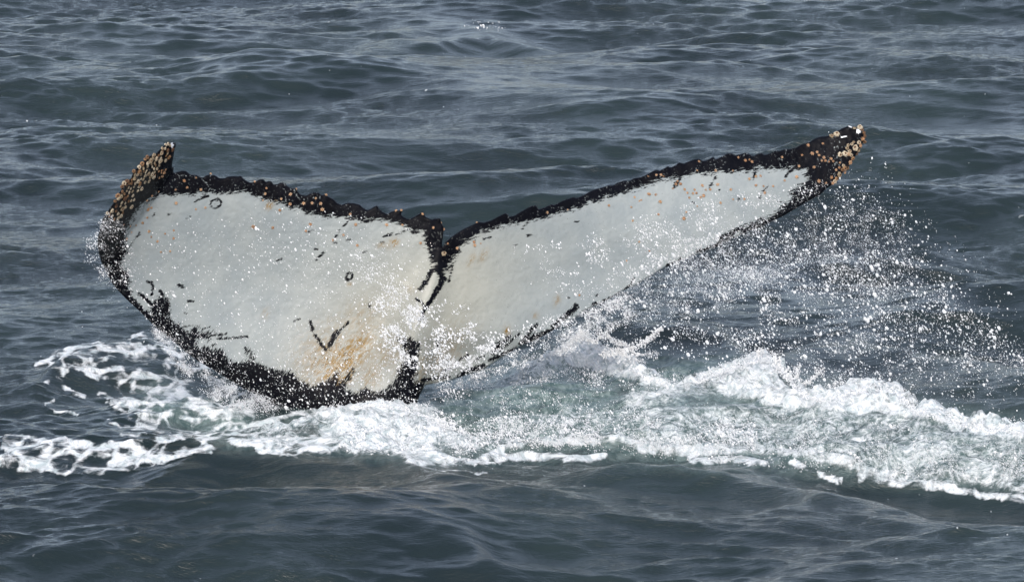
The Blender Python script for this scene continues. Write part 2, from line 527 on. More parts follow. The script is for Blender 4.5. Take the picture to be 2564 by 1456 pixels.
# a few stray flecks of old foam on open water
fleck = n.noise(n.coord((26, 13, 18)), 1.0, 1, .5)
fleck = n.math('MULTIPLY', n.remap(fleck, .79, .80), n.remap(n.noise(n.coord((.5, .3, 1)), 1, 2), .48, .6))
fm = n.math('MAXIMUM', fm, n.math('MULTIPLY', fleck, .7))
deep = n.mix(n.remap(n.noise(n.coord((.5, .25, 1)), 1, 3), .35, .7), (.008, .015, .017), (.015, .026, .027))
bub = n.noise(n.coord((22, 12, 12), src=wv), 1.0, 4, .7)
milky = n.mix(n.remap(bub, .35, .68), (.055, .095, .095), (.20, .26, .255))
body = n.mix(n.math('MULTIPLY', aer, n.remap(fn1, .25, .62, .25, 1.0)), deep, milky)
water = n.principled(body, n.math('ADD', .06, n.math('MULTIPLY', aer, .12)), nb, IOR=1.333)
fh = n.math('ADD', n.math('MULTIPLY', fn2, .03), n.math('MULTIPLY', bub, .03))
fb = n.bump(fh, .9, 1.0)
foamsh = n.principled(n.mix(n.remap(bub, .3, .62), (.36, .43, .45), (.70, .73, .75)), .55, fb, IOR=1.33)
M_SEA = n.done(n.mixsh(fm, water, foamsh))

sea = mesh_from('sea', V, F, M_SEA, True, None, {'foam': FO.ravel(), 'aeration': AE.ravel(), 'churn': CH.ravel()})
sea['kind'] = 'structure'
sea['label'] = 'grey green choppy sea with wind ripples and white churned foam around the tail'

# ------------------------------------------------------------------ the whale's tail: outline
TIP_L = z1([(800,125),(830,128),(865,130),(875,150),(860,200),(850,270),(838,330),(840,362),(855,350),(848,395),(860,410),(880,400),(930,388),(965,390),(985,405),(1010,425),(1060,425),(1090,445),(1120,450),(1150,430),(1190,422),(1240,435),(1265,455),(1310,458),(1350,440),(1400,437),(1440,440)])
EDGE_L = z2([(10,165),(30,190),(60,215),(110,240),(160,235),(200,208),(255,205),(275,235),(320,222),(345,232),(355,260),(400,258),(440,238),(480,245),(510,280),(560,305),(600,300),(620,335),(650,370),(710,378),(760,350),(800,342),(850,350),(870,375),(910,368),(960,395),(1010,425),(1040,460),(1090,475),(1150,455),(1210,460),(1280,475),(1310,505),(1360,535),(1400,520),(1440,490),(1470,483),(1485,515),(1520,550),(1575,575),(1610,552),(1650,545),(1665,526),(1690,545),(1725,522),(1742,535),(1720,570),(1740,600),(1800,632),(1860,605),(1900,580),(1945,550),(1967,565),(1977,600),(2040,635),(2090,622),(2140,618),(2147,660),(2178,710),(2176,760),(2167,830),(2158,890),(2162,925),(2175,915),(2200,868),(2240,835)])
EDGE_R1 = z5([(260,430),(340,380),(420,345),(470,318),(520,325),(590,305),(650,270),(715,238),(740,245),(748,270),(800,262),(870,220),(940,180),(985,165),(1005,175),(1020,205),(1080,185),(1130,160),(1170,160),(1230,130),(1290,105),(1340,92),(1370,100),(1430,75),(1490,40),(1540,20),(1600,5)])
EDGE_R2 = np.array([(1525,463),(1535,464),(1548,456),(1562,452),(1575,453),(1588,445)])
EDGE_R3 = z6([(0,585),(60,560),(120,525),(165,508),(190,520),(230,500),(270,475),(300,488),(350,465),(380,437),(430,450),(480,425),(540,405),(590,405),(610,425),(660,415),(715,380),(735,408),(790,385),(850,350),(890,347),(930,370),(980,360),(1030,343),(1080,365),(1100,380),(1150,355),(1190,345),(1215,365),(1270,350),(1320,322),(1370,325),(1410,308),(1460,310),(1530,290),(1570,265),(1640,245),(1700,210),(1750,188),(1830,180),(1880,150),(1920,135),(1970,105),(2030,85),(2080,90),(2110,95),(2130,78),(2170,85),(2182,115),(2196,150),(2200,200),(2180,235),(2160,280),(2125,330),(2095,390),(2055,450),(2020,500),(1970,545),(1925,620),(1880,655),(1820,690),(1760,750),(1690,790),(1600,840),(1500,900),(1400,960),(1290,1010),(1200,1060),(1080,1100),(1000,1140),(900,1180),(800,1235),(700,1285),(560,1330),(450,1370),(350,1420),(250,1456)])
EDGE_R4 = z5([(1941,870),(1900,895),(1780,945),(1680,1010),(1560,1070),(1440,1125),(1350,1190),(1240,1255),(1120,1320),(1000,1390),(860,1440)])
EDGE_R5 = z8([(950,810),(860,870),(730,950),(600,985),(460,1030),(330,1058),(230,1075)])
BASE = np.array([(1052,985),(1035,1040),(1030,1110),(1020,1250),(760,1250),(745,1110),(728,1050)])
LEFT = z3([(1800,1290),(1720,1230),(1600,1165),(1480,1100),(1350,1020),(1200,930),(1080,860),(970,780),(880,700),(780,620),(680,540),(600,460),(540,400),(450,320),(370,240),(300,160),(260,90),(230,20)])
LEFT2 = z1([(195,1220),(175,1150),(160,1080),(160,1000),(180,930),(200,850),(215,800),(250,780),(265,735),(300,690),(330,640),(370,570),(400,510),(440,490),(470,440),(490,395),(540,340),(580,310),(600,270),(640,252),(680,240),(730,195),(770,155)])
OUT = np.concatenate([TIP_L, EDGE_L, EDGE_R1, EDGE_R2, EDGE_R3, EDGE_R4, EDGE_R5, BASE, LEFT, LEFT2])
# densify the outline
STEP = 3.0
dens = []
for a, b in zip(OUT, np.roll(OUT, -1, 0)):
    k = max(1, int(round(np.hypot(*(b - a)) / STEP)))
    for j in range(k):
        dens.append(a + (b - a) * j / k)
dens = np.array(dens)
# soften corners very slightly
dens = dens * .6 + .2 * np.roll(dens, 1, 0) + .2 * np.roll(dens, -1, 0)
NB = len(dens)
gx = np.arange(240, 2175, STEP)
gy = np.arange(310, 1255, STEP * .9)
QX, QY = np.meshgrid(gx, gy)
QX = QX + (np.arange(len(gy)) % 2)[:, None] * STEP * .5
QX = QX.ravel(); QY = QY.ravel()
QX = QX + rng.uniform(-.3, .3, QX.shape); QY = QY + rng.uniform(-.3, .3, QY.shape)
coarse = inside(QX, QY, OUT)
QX, QY = QX[coarse], QY[coarse]
dd = seg_dist(QX, QY, OUT, True)
keep = dd > 1.7
QX, QY = QX[keep], QY[keep]
pts = [Vector(p) for p in dens.tolist()] + [Vector(p) for p in np.stack([QX, QY], -1).tolist()]
res = delaunay_2d_cdt(pts, [(i, (i + 1) % NB) for i in range(NB)], [], 1, 1e-4)
T2 = np.array([list(p) for p in res[0]])
FT = np.array([f for f in res[2] if len(f) == 3], np.int32)
TXx, TYy = T2[:, 0], T2[:, 1]
sd0 = seg_dist(TXx, TYy, dens[::1], True)
sd0[sd0 < 1e-3] = 0
MPP = 2 * DIST * TX / 2564.0

def fluke_mid(px, py):
    """depth (m, away from the camera) of the middle of the blade"""
    px = np.asarray(px, float); py = np.asarray(py, float)
    up = (1030 - py) * MPP
    L = np.clip((1080 - px) / 840, 0, 1); R = np.clip((px - 1080) / 1080, 0, 1.05)
    y = 0.12 * up - 0.42 * L ** 1.8 + 0.75 * R ** 1.3 + 0.30 * sstep(0, .5, R) * up
    # belly of the left lobe hollows a little
    y += 0.09 * np.exp(-((px - 640) / 260) ** 2 - ((py - 700) / 170) ** 2)
    y += 0.07 * np.exp(-((px - 1500) / 260) ** 2 - ((py - 680) / 120) ** 2)
    # curled left tip comes forward
    line = np.array([(436, 424), (385, 500), (318, 590), (262, 700)])
    lx = np.interp(py, line[:, 1], line[:, 0])
    o = np.clip((lx - px) + 6, 0, None) * (1 - sstep(620, 720, py))
    o = np.sqrt(o * o + 40) - 6.3
    y -= 0.0042 * np.clip(o, 0, None)
    tip = 1 - sstep(352, 432, py)
    y -= 0.10 * tip * (px < 470)
    # right tip sweeps forward at its end
    y -= 0.10 * sstep(.8, 1.05, R) ** 1.5
    # the tail stock: keel along the middle, standing out in front of the right lobe
    kx = np.interp(py, [620, 700, 800, 860, 960, 1100], [1106, 1085, 1045, 1030, 1010, 950])
    w = np.interp(py, [620, 860, 1000], [26, 60, 150])
    y -= (0.035 + 0.11 * sstep(640, 900, py)) * np.exp(-((px - kx) / w) ** 2)
    y += 0.05 * sstep(10, 50, px - np.interp(py, [800, 860, 960], [1090, 1050, 1038])) * sstep(820, 900, py)
    return y

def half_thick(px, py, d):
    m = d * MPP
    t = 0.011 * np.sqrt(np.clip(m / .009, 0, 1) * (2 - np.clip(m / .009, 0, 1))) + 0.045 * (1 - np.exp(-m / .25))
    t = t + 0.11 * sstep(780, 1120, py) * (1 - np.exp(-m / .12)) * np.exp(-((px - 900) / 220) ** 2)
    return np.where(d <= 0, 0, t)

mid = fluke_mid(TXx, TYy)
ht = half_thick(TXx, TYy, sd0)
rel = 0.004 * fbm(TXx / 60, TYy / 60, 3, 3) + 0.0016 * fbm(TXx / 9, TYy / 9, 4, 2)
rel = rel * (sd0 > 0)
Pf = at_y(TXx, TYy, mid - ht + rel)
Pm = at_y(TXx, TYy, mid)
Pb = Pm + (Pm - Pf)
nf = len(T2)
bd = np.where(sd0 <= 0)[0]
# back vertices only for the inside ones
bmap = np.full(nf, -1); inn = np.where(sd0 > 0)[0]
bmap[bd] = bd; bmap[inn] = nf + np.arange(len(inn))
VV = np.concatenate([Pf, Pb[inn]])
e1 = Pf[FT[:, 1]] - Pf[FT[:, 0]]; e2 = Pf[FT[:, 2]] - Pf[FT[:, 0]]
nrm = np.cross(e1, e2)
flip = nrm[:, 1] > 0
FT[flip] = FT[flip][:, ::-1]
FB = bmap[FT][:, ::-1]
degenerate = np.array([len(set(f)) < 3 for f in FB.tolist()]) | (np.all(sd0[FT] <= 0, axis=1))
FF = np.concatenate([FT, FB[~degenerate]])

# ------------------------------------------------------------------ pigment of the underside, with some fold shading and glints painted in
BAND_L = np.concatenate([z1([(740,600),(850,612),(950,595),(1040,610),(1100,580),(1180,585),(1280,600),(1350,590),(1420,572),(1500,575),(1560,592)]),
    z2([(120,365),(250,420),(310,430),(420,450),(520,500),(640,500),(700,560),(830,590),(900,605),(1010,600),(1150,615),(1240,635),(1330,670),(1440,640),(1530,630),(1640,670),(1760,700),(1850,770),(1960,770),(2000,830),(1975,910),(2040,960),(2025,1040),(2080,1120),(2060,1170),(2130,1230),(2180,1200),(2210,1150),(2280,1040),(2330,970)])])
BAND_R = np.concatenate([z5([(300,545),(360,500),(420,460),(500,410),(580,400),(650,370),(720,350),(830,340),(900,320),(990,295),(1100,270),(1200,240),(1300,210),(1400,180),(1500,140),(1600,110),(1700,80),(1800,52)]),
    z6([(0,680),(120,635),(260,600),(400,580),(540,550),(720,540),(860,530),(1000,512),(1100,515),(1200,492),(1320,505),(1440,490),(1550,500),(1640,500),(1600,560),(1640,600),(1540,690),(1450,750),(1530,765),(1450,830),(1380,885),(1290,945),(1180,1003),(1060,1045),(980,1072)])])
DARK_TOP = np.concatenate([BAND_L, BAND_R, np.array([(1850,640),(2250,480),(2250,250),(1500,380),(1100,480),(420,330),(380,440)])])
DARK_LEFT = np.concatenate([z1([(830,360),(860,410),(760,590),(680,630),(620,660),(560,690),(510,760),(470,830),(430,900),(420,960),(410,1030),(440,1110),(400,1170),(380,1250),(440,1330),(460,1380)]),  # black leading edge; shading along the fold of the curled tip is painted in
    z3([(430,170),(480,290),(600,400),(700,470),(780,500)]), np.array([(420,870),(250,750),(200,600),(250,420),(430,330),(460,360)])])
DARK_BOT = np.concatenate([z3([(640,340),(690,290),(740,280),(790,270),(810,330),(820,420),(810,470),(840,500),(900,530),(930,560),(1000,600),(1070,530),(1080,590),(1150,600),(1220,595),(1180,620),(1180,680),(1140,650),(1060,660),(1040,700),(1080,740),(1160,735),(1220,760),(1300,760),(1320,800),(1340,850),(1450,870),(1550,850),(1500,725),(1540,750),(1580,840),(1600,880),(1700,920),(1860,955)]),
    z4([(160,965),(240,960),(280,1010),(400,1090),(560,1050),(640,960),(655,1010),(640,1080),(700,1030),(790,910),(780,960),(720,1060),(720,1120),(800,1150),(900,1110),(1000,1150),(1060,1180),(1150,1200),(1300,1400)]),
    np.array([(1000,1300),(700,1300),(640,1010),(420,860),(376,800)])])
KEEL = z4([(1200,660),(1300,640),(1385,690),(1360,900),(1345,1000),(1335,1080),(1250,1180),(1190,1150),(1150,1080),(1200,930),(1290,830),(1260,760)])
DSTROKES = [  # (points, half width)
    (z2([(2050,1180),(2000,1280),(1930,1370)]), 7), (z2([(2165,1210),(2140,1320),(2090,1400)]), 6),
    (z4([(1620,100),(1560,210),(1500,290),(1440,390),(1400,470)]), 6), (z4([(1360,290),(1420,330),(1440,380)]), 3.5),
    (z4([(400,500),(415,575)]), 5), (z4([(440,620),(490,690),(540,755)]), 5), (z4([(575,710),(610,640),(650,590)]), 7), (z4([(640,600),(700,550),(745,500)]), 3.5),
    (z4([(1150,1070),(1090,1110),(1030,1150)]), 3.5), (z4([(930,340),(935,370)]), 3), (z4([(250,500),(300,470)]), 2),
    (z3([(1190,625),(1330,608)]), 2.5), (z3([(1250,650),(1400,645),(1520,633)]), 3), (z3([(940,540),(1010,535)]), 2), (z3([(1100,560),(1180,548)]), 1.8),
    (z3([(545,245),(600,290),(650,340)]), 5), (z3([(610,140),(655,145),(665,190),(650,250)]), 4), (z3([(900,165),(940,185)]), 4), (z3([(980,310),(1030,315)]), 3), (z3([(950,420),(965,423)]), 2.5),
    (z3([(1210,715),(1240,700)]), 3), (z3([(730,220),(760,260)]), 5),
    (z1([(705,730),(660,800)]), 2), (z1([(540,955),(435,1100)]), 1.8), (z1([(800,795),(830,782)]), 2), (z1([(965,820),(1005,800)]), 1.6), (z1([(1045,670),(1100,640),(1160,620)]), 3),
    (z2([(660,695),(680,690)]), 2.5), (z2([(735,765),(780,745)]), 2.5), (z2([(1145,660),(1105,710)]), 3), (z2([(1070,750),(1020,820)]), 2), (z2([(890,985),(810,1070)]), 3),
    (z2([(1140,860),(1180,845)]), 3), (z2([(400,1075),(450,1055)]), 2.5), (z2([(1530,820),(1640,780)]), 3), (z2([(1680,790),(1760,765)]), 3), (z2([(1000,885),(1030,885)]), 2),(z2([(1505,880),(1535,875)]),2.5),
    (z2([(1320,990),(1360,970)]), 2), (z2([(800,945),(830,950)]), 2.2),
    (z5([(510,475),(580,460)]), 2.6), (z5([(920,445),(955,430)]), 2.4), (z5([(790,545),(820,530)]), 2), (z5([(1350,320),(1375,315)]), 2.2), (z5([(870,380),(895,350)]), 2.4),
    (z5([(180,760),(240,700),(200,860)]), 3),
    (z8([(1605,355),(1560,400),(1480,470),(1400,540)]), 7), (z8([(1620,370),(1560,440)]), 3), (z8([(1240,530),(1180,600),(1100,700)]), 6), (z8([(1420,560),(1330,600),(1220,640),(1140,690)]), 7),
    (z8([(1000,630),(960,660),(900,720),(840,790)]), 5), (z8([(1080,610),(980,700),(880,780)]), 4), (z8([(1000,630),(840,722)]), 2.5), (z8([(1060,740),(940,790),(820,850)]), 5),
    (z8([(760,900),(680,930),(600,950),(540,1000)]), 7), (z8([(680,850),(760,810)]), 3.5), (z8([(540,850),(620,800)]), 3.5), (z8([(440,930),(380,960)]), 4), (z8([(200,1030),(330,1010),(450,1000)]), 5), (z8([(340,740),(350,700)]), 4),
    (z8([(2130,100),(2100,160),(2040,210)]), 3), (z8([(2427,20),(2300,90),(2180,150)]), 4), (z8([(2000,240),(1920,280),(1850,310)]), 3), (z8([(1760,345),(1790,335)]), 4), (z8([(1530,282),(1545,280)]), 3), (z8([(1780,262),(1795,258)]), 3),
    (z6([(980,1072),(850,1150),(780,1160),(800,1190)]), 6), (z6([(900,1165),(800,1205),(720,1260)]), 6), (z6([(680,1270),(560,1310)]), 4.5), (z6([(400,1380),(370,1410),(270,1440)]), 5),
    (z6([(1000,1110),(1120,1070),(1240,1020)]), 5), (z6([(1250,660),(1210,710),(1175,775)]), 2.4), (z6([(740,590),(680,675)]), 3), (z6([(395,590),(330,680)]), 4), (z6([(1120,540),(1105,595)]), 3.5), (z6([(1520,480),(1450,540),(1420,575)]), 4),
    (z6([(960,795),(975,800)]), 2.5), (z6([(510,835),(516,838)]), 2.4), (z6([(765,705),(775,706)]), 1.8), (z6([(1340,818),(1400,825),(1450,840)]), 2),
]
DRINGS = [(z1([(1235,685)])[0], 13.5, 10.5, -25, 4.0), (z2([(1168,1240)])[0], 9.5, 7.0, -50, 4.5), (z6([(1170,765)])[0], 4, 5, 0, 2), (z1([(1240,680)])[0], 5, 3, -25, 2)]
dark = np.full(nf, -30.0)
fray = np.ones(nf)
wxp = TXx + 5.0 * fbm(TXx / 16, TYy / 10, 41, 3); wyp = TYy + 4.0 * fbm(TXx / 16, TYy / 10, 47, 3)
KEEL_FOOT = [(985,968),(1062,950),(1066,1300),(900,1300),(905,1000)]
for poly in (DARK_TOP, DARK_LEFT, DARK_BOT, KEEL, KEEL_FOOT):
    dark = np.maximum(dark, sdf(wxp, wyp, poly))
for line, w in DSTROKES:
    line = np.asarray(line)
    k = (TXx > line[:, 0].min() - 40) & (TXx < line[:, 0].max() + 40) & (TYy > line[:, 1].min() - 40) & (TYy < line[:, 1].max() + 40)
    d = seg_dist(TXx[k] + .35 * (wxp[k] - TXx[k]), TYy[k] + .35 * (wyp[k] - TYy[k]), line)
    nd = np.maximum((w - d) * 1.6, -30) - 2.0
    fray[k] = np.where((nd > dark[k]) & (nd > -20), .62, fray[k])
    dark[k] = np.maximum(dark[k], nd)
for (cx, cy), ra, rb, ang, w in DRINGS:
    a = math.radians(ang)
    k = np.hypot(TXx - cx, TYy - cy) < 60
    ux = (wxp[k] - cx) * .3 + (TXx[k] - cx) * .7; uy = (wyp[k] - cy) * .3 + (TYy[k] - cy) * .7
    p = (ux * math.cos(a) + uy * math.sin(a)) / ra; q = (-ux * math.sin(a) + uy * math.cos(a)) / rb
    d = np.abs(np.hypot(p, q) - 1) * (ra + rb) / 2
    nd = (w - d) * 1.5 - 3.0
    fray[k] = np.where((nd > dark[k]) & (nd > -20), .42, fray[k])
    dark[k] = np.maximum(dark[k], nd)
dark = np.where(np.abs(dark) < 25, dark + 1.2, dark)
dark = np.clip(dark, -30, 30)

def blob(cx, cy, ra, rb, ang, amp):
    a = math.radians(ang)
    ux = TXx - cx; uy = TYy - cy
    p = (ux * math.cos(a) + uy * math.sin(a)) / ra; q = (-ux * math.sin(a) + uy * math.cos(a)) / rb
    return amp * np.exp(-(p * p + q * q))
stain = np.zeros(nf)
for b in [(868,900,85,34,-50,.95),(848,928,58,34,-40,1.0),(905,855,45,10,-58,.7),(825,900,90,70,-40,.48),(800,880,50,40,-30,.3),(900,800,60,45,-30,.26),(925,945,50,30,-60,.34),(1075,920,60,40,-55,.34),(1040,985,30,20,0,.3),
          (985,608,16,10,-35,.6),(958,612,14,8,-20,.45),(675,514,12,8,-60,.75),(692,500,24,4,-35,.9),(1180,652,7,18,25,.45),(1210,640,8,18,30,.45),(875,712,6,6,0,.5),(1270,828,8,12,0,.7),(1395,752,8,14,20,.45),(1340,790,9,9,0,.3),
          (930,780,16,10,-20,.3),(830,800,14,10,0,.25),(1030,725,14,9,0,.22),(755,855,14,9,0,.28),(665,785,10,16,30,.25),(960,890,60,50,0,.3),(1120,870,80,50,-50,.25)]:
    stain = np.maximum(stain, blob(*b))
cream = np.clip(sum(blob(*b) for b in [(1000,800,260,190,-30,.9),(1150,700,180,120,-20,.5)]), 0, 1)

full = lambda a: np.concatenate([a, a[inn]])
back_flag = np.concatenate([np.zeros(nf), np.ones(len(inn))])

n = NT('whale skin')
dk = n.attr('dark'); st = n.attr('stain'); cr = n.attr('cream'); bk = n.attr('back')
# streaks in the pigment edge: near horizontal on the trailing edge, steep on the stock
s1 = n.noise(n.coord((24, 24, 120), (0, math.radians(10), 0)), 1.0, 6, .75, .4)
s2 = n.noise(n.coord((130, 36, 36), (0, math.radians(-32), 0)), 1.0, 6, .75, .4)
sx_ = n.t.nodes.new('ShaderNodeSeparateXYZ'); n.t.links.new(n.tc.outputs['Object'], sx_.inputs[0])
wz = n.remap(sx_.outputs['Z'], .45, .85)
sn = n.math('ADD', n.math('MULTIPLY', s1, wz), n.math('MULTIPLY', s2, n.math('SUBTRACT', 1.0, wz)))
nz = n.math('MULTIPLY', n.math('SUBTRACT', sn, .5), 72.0)
band = n.math('ADD', dk, n.math('MULTIPLY', nz, n.attr('fray')))
mask = n.remap(band, -1.5, 1.5)
# fine dark flecks on white and pale nicks on black, which double as painted wet glints
fl = n.noise(n.coord((150, 60, 90), (0, math.radians(-25), 0)), 1.0, 2, .6)
fl = n.math('MULTIPLY', n.remap(n.math('ADD', fl, n.math('MULTIPLY', st, .14)), .69, .74), n.math('ADD', n.remap(n.noise(n.coord((4, 4, 4)), 1, 3), .48, .66), st))
mask = n.math('MAXIMUM', mask, n.math('MULTIPLY', fl, .8))
nick_glint = n.noise(n.coord((95, 50, 70), (0, math.radians(20), 0)), 1.0, 3, .6)
nick_glint = n.math('MULTIPLY', n.remap(nick_glint, .60, .66), n.remap(n.noise(n.coord((7, 7, 7)), 1, 2), .40, .60))
mask = n.math('MULTIPLY', mask, n.math('SUBTRACT', 1.0, n.math('MULTIPLY', nick_glint, .6)))
mask = n.math('MAXIMUM', mask, bk)
tint = n.noise(n.coord((5, 5, 5)), 1.0, 4, .55)
white = n.mix(n.remap(tint, .3, .7), (.215, .248, .258), (.258, .288, .289))
white = n.mix(n.math('MULTIPLY', cr, .8), white, (.285, .290, .250))
sm = n.noise(n.coord((70, 30, 22), (0, math.radians(-40), 0)), 1.0, 7, .85)
stm = n.math('MULTIPLY', st, n.remap(sm, .43, .58, .12, 2.0), clamp=True)
white = n.mix(stm, white, (.185, .115, .028))
scr = n.noise(n.coord((14, 40, 160), (0, math.radians(18), 0)), 1.0, 3, .6)
white = n.mix(n.remap(scr, .60, .72, 0, .22), white, (.20, .21, .215))
black = n.mix(n.remap(tint, .35, .65), (.0018, .002, .0036), (.0035, .004, .0065))
col = n.mix(mask, white, black)
bh = n.math('ADD', n.math('MULTIPLY', n.noise(n.coord((60, 60, 60)), 1.0, 4, .6), .0016), n.math('MULTIPLY', tint, .004))
sb = n.bump(bh, .8, 1.0)
ro = n.math('ADD', n.remap(n.noise(n.coord((18, 18, 18)), 1, 3), .3, .7, .24, .42), 0.0)
M_SKIN = n.done(n.principled(col, ro, sb, IOR=1.33, Specular_IOR_Level=n.remap(mask, 0, 1, .5, .10)))

whale = bpy.data.objects.new('humpback_whale', None)
whale.location = (float(at_y(900, 1030, 0.0)[0]), 0, 0)
C.objects.link(whale)
whale['label'] = 'whale tail raised from the sea, white underside edged in black, barnacles on both tips'
whale['category'] = 'whale'
WL = np.array(whale.location)
fl_o = mesh_from('tail_fluke', VV - WL, FF, M_SKIN, True, whale,
                 {'dark': full(dark), 'stain': full(stain), 'cream': full(cream), 'fray': full(fray), 'back': back_flag})

# ------------------------------------------------------------------ barnacles
def simple(name, fn):
    m = NT(name); return fn(m)
def shell_mat(name, a, b):
    m = NT(name)
    t = m.noise(m.coord((3, 3, 3)), 1.0, 4, .6)
    oi = m.t.nodes.new('ShaderNodeObjectInfo')
    f = m.math('ADD', m.math('MULTIPLY', t, .6), m.math('MULTIPLY', oi.outputs['Random'], .55))
    return m.done(m.principled(m.mix(m.remap(f, .2, .9), a, b), .65, m.bump(t, .5, .15)))
M_CREAM = shell_mat('cream barnacle shell', (.27, .21, .13), (.55, .48, .36))
M_TAN = shell_mat('tan barnacle shell', (.30, .165, .085), (.52, .36, .23))
M_BROWN = shell_mat('brown barnacle shell', (.09, .04, .018), (.30, .17, .08))
mm = NT('barnacle mouth'); M_HOLE = mm.done(mm.principled((.035, .018, .012), .7))
mm = NT('barnacle mouth flesh'); M_FLESH = mm.done(mm.principled((.40, .20, .10), .6))

def barnacle_mesh(name, mat, star, hole, seed):
    r = np.random.default_rng(seed)
    N = 12
    V = []; F = []; mi = []
    rings = [(1.0, 0.0), (.86, .34), (.58, .62), (.38, .52), (.26, .32)]
    for ri, (rad, hh) in enumerate(rings):
        for k in range(N):
            a = 2 * math.pi * k / N
            s = 1.0
            if ri < 3:
                s = (1 + star * (1 if k % 2 == 0 else -1)) * (1 + .08 * r.normal())
            hz = hh * (1 + .12 * r.normal() * (ri > 0)) + (.10 * star / .15 if (ri == 2 and k % 2 == 0) else 0)
            V.append((rad * s * math.cos(a), rad * s * math.sin(a), hz))
    V.append((0, 0, .24))
    for ri in range(4):
        for k in range(N):
            a, b = ri * N + k, ri * N + (k + 1) % N
            F.append((a, b, b + N)); F.append((a, b + N, a + N)); mi += [1 if ri >= 3 else 0] * 2
    for k in range(N):
        F.append((4 * N + k, 4 * N + (k + 1) % N, 5 * N)); mi.append(1)
    me = bpy.data.meshes.new(name)
    me.from_pydata(V, [], F); me.materials.append(mat); me.materials.append(hole)
    me.polygons.foreach_set('material_index', mi)
    me.update()
    return me
mm = NT('barnacle mouth brown'); M_RIM = mm.done(mm.principled((.12, .06, .03), .7))  # brown inside the mouth of the cream shells
BM = {'cream': [barnacle_mesh('cream_barnacle', M_CREAM, .07, M_RIM, s) for s in (1, 2, 3)],
      'tan': [barnacle_mesh('tan_barnacle', M_TAN, .24, M_FLESH, s) for s in (4, 5, 6)],
      'brown': [barnacle_mesh('brown_barnacle', M_BROWN, .10, M_HOLE, s) for s in (7, 8)]}

# nearest front vertex and its normal, to seat each shell on the skin
vn = np.zeros((nf, 3)); fn_ = np.cross(Pf[FT[:, 1]] - Pf[FT[:, 0]], Pf[FT[:, 2]] - Pf[FT[:, 0]])
for c in range(3): np.add.at(vn, FT[:, c], fn_)
vn /= np.linalg.norm(vn, axis=1)[:, None] + 1e-12
nb_count = 0
def barnacle(px, py, rpx, kind, sink=.1):
    global nb_count
    i = int(np.argmin((TXx - px) ** 2 + (TYy - py) ** 2))
    inset = sd0[i] > 2.5
    nv = Vector(vn[i])
    if not inset:
        nv = (nv + Vector((0, -1, 0))).normalized()
    r = rpx * MPP * .98
    sy = at_y(px, py, Pf[i][1])
    pos = Vector(sy) - nv * r * sink - Vector(WL)
    me = BM[kind][rng.integers(len(BM[kind]))]
    o = bpy.data.objects.new('barnacle', me)
    o.parent = whale
    tilt = Vector((rng.normal() * .22, 0, rng.normal() * .22 + .12))
    q = (nv + tilt).normalized().to_track_quat('Z', 'Y')
    from mathutils import Quaternion
    q = q @ Quaternion((0, 0, 1), rng.random() * 6.28)
    o.rotation_mode = 'QUATERNION'; o.rotation_quaternion = q
    o.location = pos
    o.scale = (r, r * rng.uniform(.85, 1.0), r * rng.uniform(.75, 1.05))
    C.objects.link(o)
    nb_count += 1

S_ = []
S_ += [(p, 4.6) for p in z1([(875,683),(1140,722),(950,480),(975,540),(1100,560),(570,863),(628,940),(850,1003),(705,1030),(735,1128),(1577,897),(620,740),(425,1010),(468,945)])]
S_ += [(p, 3.3) for p in z1([(1055,738),(870,560),(715,578),(655,618),(610,660),(625,700),(650,725),(612,815),(510,885),(458,892),(775,960),(853,930),(647,990),(820,1120),(398,878),(1190,415),(1055,450)])]
S_ += [(p, 4.8) for p in z2([(140,715),(350,722),(752,685),(990,855),(1105,800),(1253,910),(1237,688),(1567,690),(1735,692),(2065,720),(1930,885),(2320,940),(2500,875),(2508,910),(540,365),(535,470),(678,462),(770,458),(810,408),(862,465),(880,528),(425,535)])]
S_ += [(p, 3.6) for p in z2([(705,757),(440,415),(245,430),(270,360),(283,300),(1178,577),(1668,540),(1725,535),(1950,575),(2145,670),(2178,738),(2220,892),(2530,668),(157,232),(600,308),(920,372)])]
S_ += [(p, 4.4) for p in z5([(1658,170),(1933,500),(1095,235),(1390,985),(1875,308)])]
S_ += [(p, 3.2) for p in z5([(1892,95),(1935,130),(1862,185),(1283,208),(1818,672),(458,328),(492,515)])]
S_ += [(p, 5.0) for p in z6([(205,560),(738,518),(1028,420),(1092,432),(1385,388),(1580,367),(1640,272),(1783,255),(1680,352),(1727,338),(1745,368),(1793,392),(1808,422),(1863,402),(1883,427),(1550,475),(1697,487),(1065,600),(1130,575),(1527,580),(1410,615),(1215,735),(885,703),(755,655),(685,703),(642,708),(607,665),(462,735),(435,702),(395,650),(350,650),(155,753),(88,748),(197,822),(180,945),(620,762),(428,985),(1868,585),(1745,622)])]
S_ += [(p, 3.6) for p in z6([(80,572),(160,560),(232,573),(558,517),(905,520),(575,430),(960,392),(1065,413),(1773,422),(1843,432),(1175,572),(1130,663),(1298,670),(1205,670),(1018,795),(908,798),(533,705),(550,738),(517,740),(365,620),(320,693),(12,805),(558,865),(590,778),(480,783),(785,832),(450,922),(92,1300),(1913,512),(1943,490),(1815,640),(1950,440),(2000,540)])]
for p, r in S_:
    barnacle(p[0], p[1], r * rng.uniform(.72, 1.12), 'tan')
barnacle(*z2([(2180,995)])[0], 7.5, 'cream')
